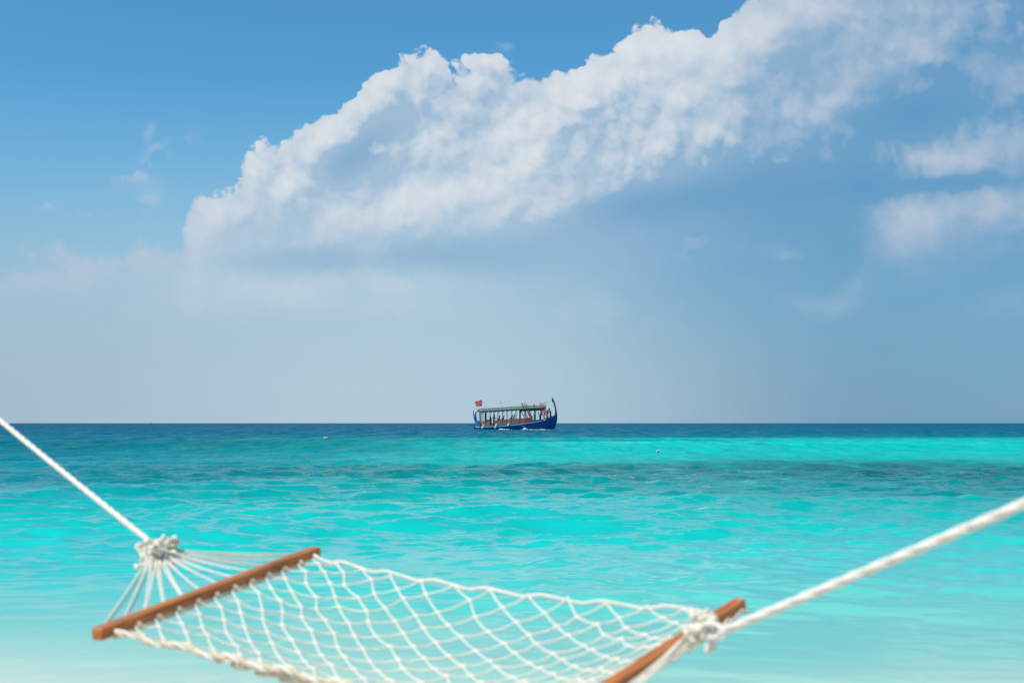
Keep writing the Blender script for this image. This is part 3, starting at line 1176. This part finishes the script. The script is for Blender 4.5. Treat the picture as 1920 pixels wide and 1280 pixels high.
for side in (-1, 1):
    for k in range(12):
        xa, xb = bx(235) + (bx(1480) - bx(235)) * k / 12, bx(235) + (bx(1480) - bx(235)) * (k + 1) / 12
        pass
    def edge_y(x):
        return side * ((HB if x < 9 else HB - (x - 9) * 0.10) + 0.02)
    # fascia board
    mb = MB()
    V2, F2 = [], []
    for x in xr:
        z = roof_z(x)
        V2 += [(x, edge_y(x), z - .15), (x, edge_y(x) + side * .04, z - .15), (x, edge_y(x) + side * .04, z + .05), (x, edge_y(x), z + .05)]
    for i in range(n - 1):
        for k in range(4):
            a, b = i * 4 + k, i * 4 + (k + 1) % 4
            F2.append((a, b, b + 4, a + 4))
    F2 += [(3, 2, 1, 0), tuple((n - 1) * 4 + k for k in range(4))]
    mesh_obj("fascia", V2, F2, green, bo, smooth=False)
    # beam below, with scalloped arches between the posts
    post_x = [300, 345, 400, 475, 545, 620, 700, 782, 860, 938, 1012, 1100, 1190, 1290, 1385, 1455]
    for a_, b_ in zip(post_x[:-1], post_x[1:]):
        xa, xb = bx(a_), bx(b_)
        top0 = roof_z((xa + xb) / 2) - .152
        dp = 0.34 if a_ >= 1012 else 0.07
        poly = [(xa, roof_z(xa) - .152), (xa, roof_z(xa) - .30)]
        for k in range(7):
            f_ = k / 6
            x = xa + (xb - xa) * (0.12 + 0.76 * f_)
            poly.append((x, roof_z(x) - .17 - dp + 0.0 - (0.13 if dp < .1 else .05) * abs(2 * f_ - 1) ** 3))
        poly += [(xb, roof_z(xb) - .30), (xb, roof_z(xb) - .152)]
        y0 = edge_y((xa + xb) / 2) - side * 0.08
        MB().prism(poly[::-1], min(y0, y0 + side * .03), max(y0, y0 + side * .03)).build("arched_valance", dark_wood if a_ > 1000 else plank, bo, False)
    for n_, a_ in enumerate(post_x):
        x = bx(a_)
        zb = float(np.interp(x, [bx(s[0]) for s in st], [bz(s[1]) for s in st])) - .1
        hbk = float(np.interp(x, [bx(s[0]) for s in st], [s[2] for s in st]))
        w = (.19 if a_ in (1012, 300) else .095) * (1.0 if side < 0 else .55)
        mt = cream if a_ in (345,) else (dark_wood)
        MB().bar((x, side * (hbk - .12), zb), (x, edge_y(x) - side * .07, roof_z(x) - .12), w).build("post", mt, bo, False)
    # cabin side: planked wall below the openings, three strakes each
    for (xa_, xb_, za0, za1, zb0, zb1, mt) in ((330, 478, 562, 645, 560, 642, plank), (560, 1100, 545, 622, 508, 592, plank), (1102, 1232, 502, 590, 500, 574, red_wood), (1234, 1400, 545, 575, 530, 552, teal)):
        for k in range(3):
            def lerp(a, b, f):
                return a + (b - a) * f
            f0, f1 = k / 3, (k + 1) / 3 - 0.02
            xa, xb = bx(xa_), bx(xb_)
            ya = side * (float(np.interp(xa, [bx(s[0]) for s in st], [s[2] for s in st])) - .02 - .012 * (k % 2))
            yb2 = side * (float(np.interp(xb, [bx(s[0]) for s in st], [s[2] for s in st])) - .02 - .012 * (k % 2))
            a0, a1 = bz(lerp(za0, za1, f0)), bz(lerp(za0, za1, f1))
            b0, b1 = bz(lerp(zb0, zb1, f0)), bz(lerp(zb0, zb1, f1))
            o = side * .04
            V2 = [(xa, ya, a1), (xb, yb2, b1), (xb, yb2, b0), (xa, ya, a0), (xa, ya + o, a1), (xb, yb2 + o, b1), (xb, yb2 + o, b0), (xa, ya + o, a0)]
            mesh_obj("side_plank", V2, [(0, 1, 2, 3), (7, 6, 5, 4), (0, 4, 5, 1), (1, 5, 6, 2), (2, 6, 7, 3), (3, 7, 4, 0)], mt, bo, smooth=False)
    # railing on the roof: top rail, middle rail and stanchions
    for h_, r_ in ((.40, .045), (.22, .020)):
        MB().tube([(x, edge_y(x) - side * .1, roof_z(x) + h_ - .02 * (x < 3)) for x in xr[1:]], r_, 5).build("rail", pink, bo)
    for k in range(46):
        x = bx(262) + (bx(1465) - bx(262)) * k / 45
        MB().tube([(x, edge_y(x) - side * .1, roof_z(x) + .03), (x, edge_y(x) - side * .1, roof_z(x) + .41)], .024, 5).build("stanchion", pink if k % 3 else cream, bo)

# low box on the roof at the stern
MB().box((bx(248), -.5, bz(382) + .12), (bx(278), .5, bz(345))).build("roof_box", dark_wood, bo, False)
# rows of seats inside
for k in range(9):
    x = bx(600) + k * .56
    zb = bz(600)
    s_ = MB().box((x, -.9, zb + .38), (x + .36, .9, zb + .46)).build("bench", plank, bo, False)
    MB().box((x, -.9, zb + .46), (x + .05, .9, zb + .80)).build("bench_back", plank, s_, False)
    MB().box((x + .14, -.7, zb), (x + .22, -.6, zb + .38)).build("bench_leg", dark_wood, s_, False)
    MB().box((x + .14, .6, zb), (x + .22, .7, zb + .38)).build("bench_leg", dark_wood, s_, False)
# engine casing and counter aft
MB().box((bx(378), -.6, bz(640)), (bx(470), .5, bz(535))).build("engine_casing", plank, bo, False)
MB().box((bx(376), -.5, bz(535)), (bx(402), .3, bz(412))).build("locker", deep_green, bo, False)

# red ladders and poles leaning forward on the near side
for (xt, yt, xb, yb_, w_) in ((1108, 238, 1215, 515, .16), (1050, 238, 1150, 515, .11), (1385, 232, 1452, 512, .16), (1455, 288, 1508, 505, .13), (1140, 330, 1232, 505, .12)):
    pr_, qr_ = q(xt, yt, -1.60), q(xb, yb_, -1.45)
    side_ = Vector((w_, 0, 0))
    l_ = MB().bar(pr_ - side_, qr_ - side_, .11).build("ladder", red_wood, bo, False)
    MB().bar(pr_ + side_, qr_ + side_, .11).build("ladder_rail", red_wood, l_, False)
    for k in range(1, 12):
        c_ = pr_.lerp(qr_, k / 12)
        MB().bar(c_ - side_, c_ + side_, .06).build("rung", red_wood, l_, False)
for (xt, yt, xb, yb_) in ((1032, 385, 1092, 485), (1268, 245, 1268, 320), (1338, 385, 1368, 500)):
    MB().bar(q(xt, yt, -1.6), q(xb, yb_, -1.5), .12).build("brace", dark_wood, bo, False)
# mast aerial on the roof
a_ = MB().tube([q(680, 352, -.2), q(668, 238, -.2)], [.03, .024], 5).build("aerial", cream, bo)
MB().tube([q(668, 240, -.2), q(666, 212, -.2)], .06, 6).build("aerial_tip", dark_teal, a_)

# stern: blue transom block, two horns, rudder platform
MB().prism([(bx(a_), bz(b_)) for a_, b_ in ((208, 655), (205, 560), (240, 545), (290, 560), (305, 640))], -.55, .55).build("stern_block", mat_of("mid_blue_paint", (0.03, .26, .48), rough=.5), bo, False)
for pts_, y_ in (([(172, 370, .05), (178, 430, .09), (190, 500, .13), (212, 570, .16), (222, 650, .16)], -.3), ([(212, 392, .09), (208, 450, .13), (214, 520, .14), (222, 600, .15), (228, 655, .15)], .3)):
    V_, F_ = [], []
    for (zx, zy, w) in pts_:
        p = q(zx, zy)
        V_ += [p + Vector((-w, y_ - .06, 0)), p + Vector((w, y_ - .06, 0)), p + Vector((w, y_ + .06, 0)), p + Vector((-w, y_ + .06, 0))]
    for i in range(len(pts_) - 1):
        for k in range(4):
            a, b = i * 4 + k, i * 4 + (k + 1) % 4
            F_.append((a, a + 4, b + 4, b))
    F_ += [(0, 1, 2, 3), tuple(len(V_) - 1 - k for k in range(4))]
    mesh_obj("stern_horn", V_, F_, blue, bo, smooth=False)
MB().box((bx(112), -.5, bz(645)), (bx(215), .5, bz(630))).build("stern_platform", teal, bo, False)
MB().prism([(bx(a_), bz(b_)) for a_, b_ in ((196, 640), (150, 760), (215, 770), (222, 640))], -.05, .05).build("rudder", dark_teal, bo, False)
for zy in (440, 500):
    MB().tube([q(235, zy, -.4), q(300, zy, -1.1)], .02, 5).build("stern_rail", dark_wood, bo)
# pale name painted on the bow, too small to read in the photograph
gl = MB()
for k in range(7):
    x = bx(1005) + k * .12
    hbk = float(np.interp(x, [bx(s[0]) for s in st], [s[2] for s in st]))
    z = bz(640)
    w_ = hbk * (0.10 + 0.90 * math.sin(0.83 * math.pi / 2) ** 0.72) + .03
    gl.bar((x, -w_, z - .045), (x + (.05 if k % 2 else -.02), -w_, z + .045), .03, .01)
    if k % 3:
        gl.bar((x, -w_, z), (x + .07, -w_, z + .01), .03, .01)
nm = gl.build("name_lettering", cream, bo, False)
nm["kind"] = "stuff"

# things hanging from or lying on the boat, each its own
BM = Matrix.Translation(bo.location) @ Matrix.Rotation(R(-3), 4, 'Z')


def on_boat(p):
    return BM @ Vector(p)


for (x0_, y0_, x1_, y1_, lab) in ((372, 632, 342, 698, "pale slanting fender hanging at the boat's stern"), (602, 612, 572, 692, "longest pale fender, hanging beside the man on the aft deck"), (820, 602, 800, 652, "pale fender hanging amidships, highest on the blue hull")):
    a_, b_ = q(x0_, y0_, -1.98), q(x1_, y1_, -2.02)
    e = empty("boat_fender", on_boat(b_), lab, "fender", "fenders along the boat's side", R(-3))
    d_ = a_ - b_
    MB().tube([d_ * 0.0, d_ * 0.06, d_ * .15, d_ * .85, d_ * .95, d_], [.07, .14, .17, .17, .13, .06], 10).build("fender_body", fender_m, e)
    MB().tube([d_, d_ + Vector((.1, .15, .25))], .02, 5).build("fender_rope", cream, e)

# red flag streaming aft from its pole
fl = empty("flag", on_boat(q(330, 352, -.5)), "large red flag with pale curling emblem flying over the boat's stern", "flag", None, R(-3))
o0 = q(330, 352, -.5)
MB().tube([q(330, 352, -.5) - o0, q(327, 165, -.5) - o0], .022, 6).build("flag_pole", cream, fl)
V_, F_ = [], []
NX, NZ = 22, 14
for i in range(NX + 1):
    for j in range(NZ + 1):
        f_, g_ = i / NX, j / NZ
        top = (326 - 131 * f_, 172 + 42 * f_ + 5 * math.sin(f_ * 5))
        bot = (326 - 98 * f_, 284 + 18 * f_ + 4 * math.sin(f_ * 6))
        p = q(top[0] * (1 - g_) + bot[0] * g_, top[1] * (1 - g_) + bot[1] * g_, -.5) - o0
        p.y += .10 * math.sin(f_ * 8 + g_ * 2) * f_
        V_.append(p)
for i in range(NX):
    for j in range(NZ):
        a = i * (NZ + 1) + j
        F_.append((a, a + 1, a + NZ + 2, a + NZ + 1))
fm = bpy.data.materials.new("red_flag_cloth")
fm.use_nodes = True
t = NT(fm.node_tree)
b_ = fm.node_tree.nodes['Principled BSDF']
tc = t.node('ShaderNodeTexCoord').outputs['Object']
cx_, cz_ = bx(262) - o0.x, bz(238) - o0.z
rel = t.vm('SUBTRACT', tc, (cx_, 0, cz_))
rx, ry, rz = t.sep(rel)
rad_ = t.m('SQRT', t.m('ADD', t.m('MULTIPLY', rx, rx), t.m('MULTIPLY', t.m('MULTIPLY', rz, rz), 1.5)))
ang = t.m('ARCTAN2', rz, rx)
sw = t.m('SINE', t.m('ADD', t.m('MULTIPLY', rad_, 21.0), ang))
sw = t.m('MULTIPLY', t.step(sw, 0.15, 0.6), t.step(rad_, 0.60, 0.50))
fc_ = t.mix(sw, (0.60, 0.025, 0.07, 1), (0.72, 0.36, 0.44, 1))
t.put(b_.inputs['Base Color'], fc_)
b_.inputs['Roughness'].default_value = 0.9
fo = mesh_obj("flag_cloth", V_, F_, fm, fl)
sm_ = fo.modifiers.new("thick", 'SOLIDIFY')
sm_.thickness = 0.012
# narrow pennant at the fore end of the roof, tied towards the prow
pn = empty("pennant", on_boat(q(1462, 285, -.3)), "narrow dark red pennant strung from the roof towards the boat's prow", "pennant", None, R(-3))
o0 = q(1462, 285, -.3)
MB().prism([(p.x, p.z) for p in (q(1428, 232) - o0, q(1450, 240) - o0, q(1475, 232) - o0, q(1515, 212) - o0, q(1480, 224) - o0, q(1455, 250) - o0, q(1432, 258) - o0)], -.012, .012).build("pennant_cloth", red_wood, pn, False)
MB().tube([q(1432, 232, -.3) - o0, q(1436, 300, -.3) - o0], .018, 5).build("pennant_staff", dark_wood, pn)
MB().tube([q(1515, 212, -.3) - o0, q(1590, 200, 0) - o0], .008, 4).build("pennant_line", cream, pn)
# white buoy on the fore gunwale
e = empty("buoy", on_boat(q(1452, 545, -1.0)), "small white buoy resting on the boat's fore gunwale", "buoy", None, R(-3))
MB().ball((0, 0, .02), .16, 10, 8, (1.1, 1, .85)).build("buoy_body", cream, e)
MB().tube([(-.05, 0, .14), (0, 0, .20), (.05, 0, .14)], .02, 5).build("buoy_handle", cream, e)


# ------------------------------------------------------------ people on board
def skinned(name, joints, edges, mat, parent, root=0, level=2):
    me = bpy.data.meshes.new(name)
    me.from_pydata([j[0] for j in joints], edges, [])
    o = bpy.data.objects.new(name, me)
    COL.objects.link(o)
    o.parent = parent
    sk = o.modifiers.new("skin", 'SKIN')
    for i, (p_, r_) in enumerate(joints):
        me.skin_vertices[0].data[i].radius = (r_, r_ if not isinstance(r_, tuple) else r_[1])
    me.skin_vertices[0].data[root].use_root = True
    sk.use_smooth_shade = True
    ss = o.modifiers.new("sub", 'SUBSURF')
    ss.levels = ss.render_levels = 1
    dg = bpy.context.evaluated_depsgraph_get()
    new = bpy.data.meshes.new_from_object(o.evaluated_get(dg))
    o.modifiers.clear()
    o.data = new
    new.materials.clear()
    new.materials.append(mat)
    return o


def person(zx, zy_foot, y, label, shirt, legs, face=-1, lean=0.0, sit=False, arms=((.45, -.1), (.35, -.2)), scale=1.0, rest=None, hat=None):
    """a figure with feet (or seat) at zx, zy_foot; face is the way it looks along x; arms = hand offsets (forward, up from the shoulder)"""
    base = q(zx, zy_foot, y)
    e = empty("person", on_boat(base), label, "person", "people aboard the boat", R(-3))
    e.scale = (scale * 1.32, scale * 1.25, scale * 1.08)
    f = face
    hip = Vector((0, 0, .46 if sit else .92))
    dirn = Vector((math.sin(lean) * f, 0, math.cos(lean)))
    chest = hip + dirn * .36
    neck = hip + dirn * .55
    head0 = neck + Vector((.02 * f, 0, .09))
    head1 = head0 + Vector((.03 * f, 0, .13))
    J = [(hip, .125)]
    E = []

    def add(p, r, par):
        J.append((Vector(p), r))
        E.append((par, len(J) - 1))
        return len(J) - 1
    w = add(hip + dirn * .18, .115, 0)
    c = add(chest, .14, w)
    n = add(neck, .062, c)
    h0 = add(head0, .085, n)
    h1 = add(head1, .088, h0)
    add(head1 + Vector((.005 * f, 0, .07)), .055, h1)
    arm_pts = []
    for s_, (fw, upz) in zip((-1, 1), arms):
        sh = add(chest + Vector((0, s_ * .19, .12)), .058, c)
        hp = J[sh][0] + Vector((fw * f, s_ * .03, upz - .05))
        mid = J[sh][0].lerp(hp, .5) + Vector((-.03 * f, s_ * .07, -.08))
        el = add(mid, .045, sh)
        wr_ = add(hp, .030, el)
        add(hp + (hp - mid).normalized() * .08, .036, wr_)
        arm_pts.append((J[sh][0], mid, hp))
    leg_pts = []
    for s_ in (-1, 1):
        hj = add(hip + Vector((0, s_ * .09, -.04)), .095, 0)
        if sit:
            kn = add(hip + Vector((.42 * f, s_ * .11, 0)), .068, hj)
            an = add(hip + Vector((.44 * f, s_ * .11, -.40)), .042, kn)
            toe = add(hip + Vector((.60 * f, s_ * .12, -.44)), .036, an)
        else:
            kn = add(Vector((.05 * f * s_ + .03 * f, s_ * .11, .49)), .068, hj)
            an = add(Vector((.07 * f * s_ - .02 * f, s_ * .12, .09)), .042, kn)
            toe = add(J[an][0] + Vector((.15 * f, s_ * .01, -.05)), .036, an)
        leg_pts.append((J[hj][0], J[kn][0], J[an][0]))
    body = skinned("body", J, E, skin, e)
    # shirt with sleeves
    S = [(hip + dirn * .02, .145), (hip + dirn * .18, .137), (chest, .160), (chest + dirn * .12, .11)]
    SE = [(0, 1), (1, 2), (2, 3)]
    for a0, a1, a2 in arm_pts:
        S += [(a0, .074), (a1, .058), (a1.lerp(a2, .3), .052)]
        k = len(S)
        SE += [(2, k - 3), (k - 3, k - 2), (k - 2, k - 1)]
    skinned("shirt", S, SE, shirt, e, 2)
    # trousers
    Tt = [(hip + dirn * .05, .138), (hip + Vector((0, 0, -.02)), .135)]
    TE = [(0, 1)]
    for a0, a1, a2 in leg_pts:
        Tt += [(a0, .108), (a1, .082), (a1.lerp(a2, .8), .066)]
        k = len(Tt)
        TE += [(1, k - 3), (k - 3, k - 2), (k - 2, k - 1)]
    skinned("trousers", Tt, TE, legs, e, 1)
    MB().ball(head1 + Vector((-.015 * f, 0, .035)), .108, 12, 9, (1.05, .95, .95)).build("hair" if not hat else "cap", hat or hair_m, e)
    return e


# ground levels are the deck, so feet stand on it
person(1562, 514, -.35, "crewman in dark clothes standing at the prow, leaning aft on the rail", navy, navy, -1, .30, arms=((.50, -.12), (.46, -.16)))
person(1270, 560, -1.35, "person in a bright blue shirt standing between the red ladders", bright_blue, aqua, 1, .05, arms=((.22, -.45), (.10, -.52)))
person(1372, 552, -.2, "person in dark green clothes bending by the foremost ladders", deep_green, deep_green, 1, .45, arms=((.40, -.40), (.30, -.45)))
person(545, 632, -1.35, "man in dark green shirt standing in the open aft gangway, arms raised out", deep_green, navy, 1, .05, arms=((-.22, -.18), (.38, -.15)), scale=1.02)
person(495, 640, -1.0, "person in black standing aft, close behind the man in the gangway", black_cloth, black_cloth, -1, .15, arms=((.2, -.5), (.15, -.5)), scale=.92)
person(620, 600, .6, "seated passenger in black just forward of the aft gangway", black_cloth, black_cloth, 1, .2, True, arms=((.25, -.35), (.2, -.4)))
person(682, 594, -.6, "seated passenger leaning forward, second from the gangway, in dark clothes", navy, black_cloth, 1, .55, True, arms=((.3, -.3), (.25, -.35)))
person(822, 582, .2, "seated passenger in an aqua shirt slumped low amidships", aqua, khaki, 1, .70, True, arms=((.25, -.2), (.2, -.25)))
person(900, 588, -.5, "seated passenger in khaki with black hair, foremost on the benches", khaki, black_cloth, 1, .08, True, arms=((.2, -.4), (.15, -.4)))
person(1500, 520, .5, "person in a maroon shirt half hidden beside the foremost ladder", mat_of("maroon_cloth", (.16, .05, .07), .9), khaki, 1, .12, arms=((.3, -.3), (.1, -.5)), scale=.9)

# ------------------------------------------- foam: bow wave, wake and whitecaps


def foam(name, pts, width, height, label, cat, seed):
    """a lumpy streak of foam through pts (x, y, z) in metres"""
    r_ = np.random.default_rng(seed)
    V_, F_ = [], []
    n = 60
    P = np.array([tuple(p) for p in pts])
    tt = np.linspace(0, len(P) - 1, n)
    m_ = 6
    for i, t_ in enumerate(tt):
        c = [np.interp(t_, range(len(P)), P[:, k]) for k in range(3)]
        en = math.sin(math.pi * min(max(i / (n - 1), 0.001), .999)) ** .45
        w = width * en * r_.uniform(.4, 1.2)
        h = height * en * r_.uniform(.25, 1.15)
        for k in range(m_):
            g_ = k / (m_ - 1)
            V_.append((c[0] + r_.uniform(-.03, .03), c[1] + (g_ - .5) * w, c[2] - .05 + h * math.sin(math.pi * g_)))
    for i in range(n - 1):
        for k in range(m_ - 1):
            a = i * m_ + k
            F_.append((a, a + 1, a + m_ + 1, a + m_))
    o = mesh_obj(name, V_, F_, foam_m)
    tag(o, label, cat, None, "stuff")
    return o


def bw(zx, zy, y):
    return on_boat(q(zx, zy, y))


foam("bow_foam", [bw(1600, 712, -.3), bw(1450, 708, -.9), bw(1300, 712, -1.5), bw(1120, 708, -1.9), bw(1000, 712, -2.2)], .25, .12, "thin line of white foam along the boat's forward waterline", "foam", 1)
foam("bow_splash", [bw(1160, 712, -1.9), bw(1120, 704, -1.95), bw(1095, 700, -2.0), bw(1065, 712, -2.1)], .4, .34, "white splash against the middle of the blue hull", "foam", 2)
foam("wake_wave", [bw(1020, 716, -2.4), bw(900, 715, -2.6), bw(800, 712, -2.7), bw(700, 702, -2.8), bw(640, 706, -2.8), bw(570, 716, -2.7)], .4, .16, "curling white wave along the boat's after side", "foam", 3)
foam("stern_wake", [bw(300, 712, -1.0), bw(220, 712, -.8), bw(120, 714, -.5), bw(40, 716, -.4)], .6, .12, "white wake trailing behind the boat's stern", "foam", 4)


def cap(px, py, half, h, label, seed):
    y = EYE * FPX / (py - 793)
    x = (px - 960) / FPX * y
    L = half / FPX * y
    o = foam("whitecap", [(x - L, y, 0.05), (x - L * .3, y - .1, 0.12), (x + L * .4, y, .08), (x + L, y + .2, 0.0)], .5, h, label, "whitecap", seed)
    return o


cap(611, 823, 6.0, .13, "bright whitecap breaking left of the boat", 5)
cap(1233, 847, 2.2, .03, "small whitecap on the bright turquoise water right of the boat", 7)

# a far boat, a speck on the horizon at the left
fy = 4200.0
fx = (284.5 - 960) / FPX * fy
far_haze_m = mat_of("hazed_grey_blue", (0.12, 0.24, 0.32), rough=.7, scale=1)  # the haze of the distance is put into this colour
fb = empty("distant_boat", (fx, fy, 0), "tiny dark boat far off on the horizon at the left", "boat")
MB().prism([(-3.2, .1), (-3.4, 1.3), (3.2, 1.4), (4.0, 1.9), (3.0, .0)], -1.1, 1.1).build("hull", far_haze_m, fb, False)
MB().box((-1.8, -.8, 1.35), (.4, .8, 2.9)).build("cabin", far_haze_m, fb, False)
MB().tube([(-.6, 0, 2.9), (-.6, 0, 4.4)], .12, 6).build("mast", far_haze_m, fb)
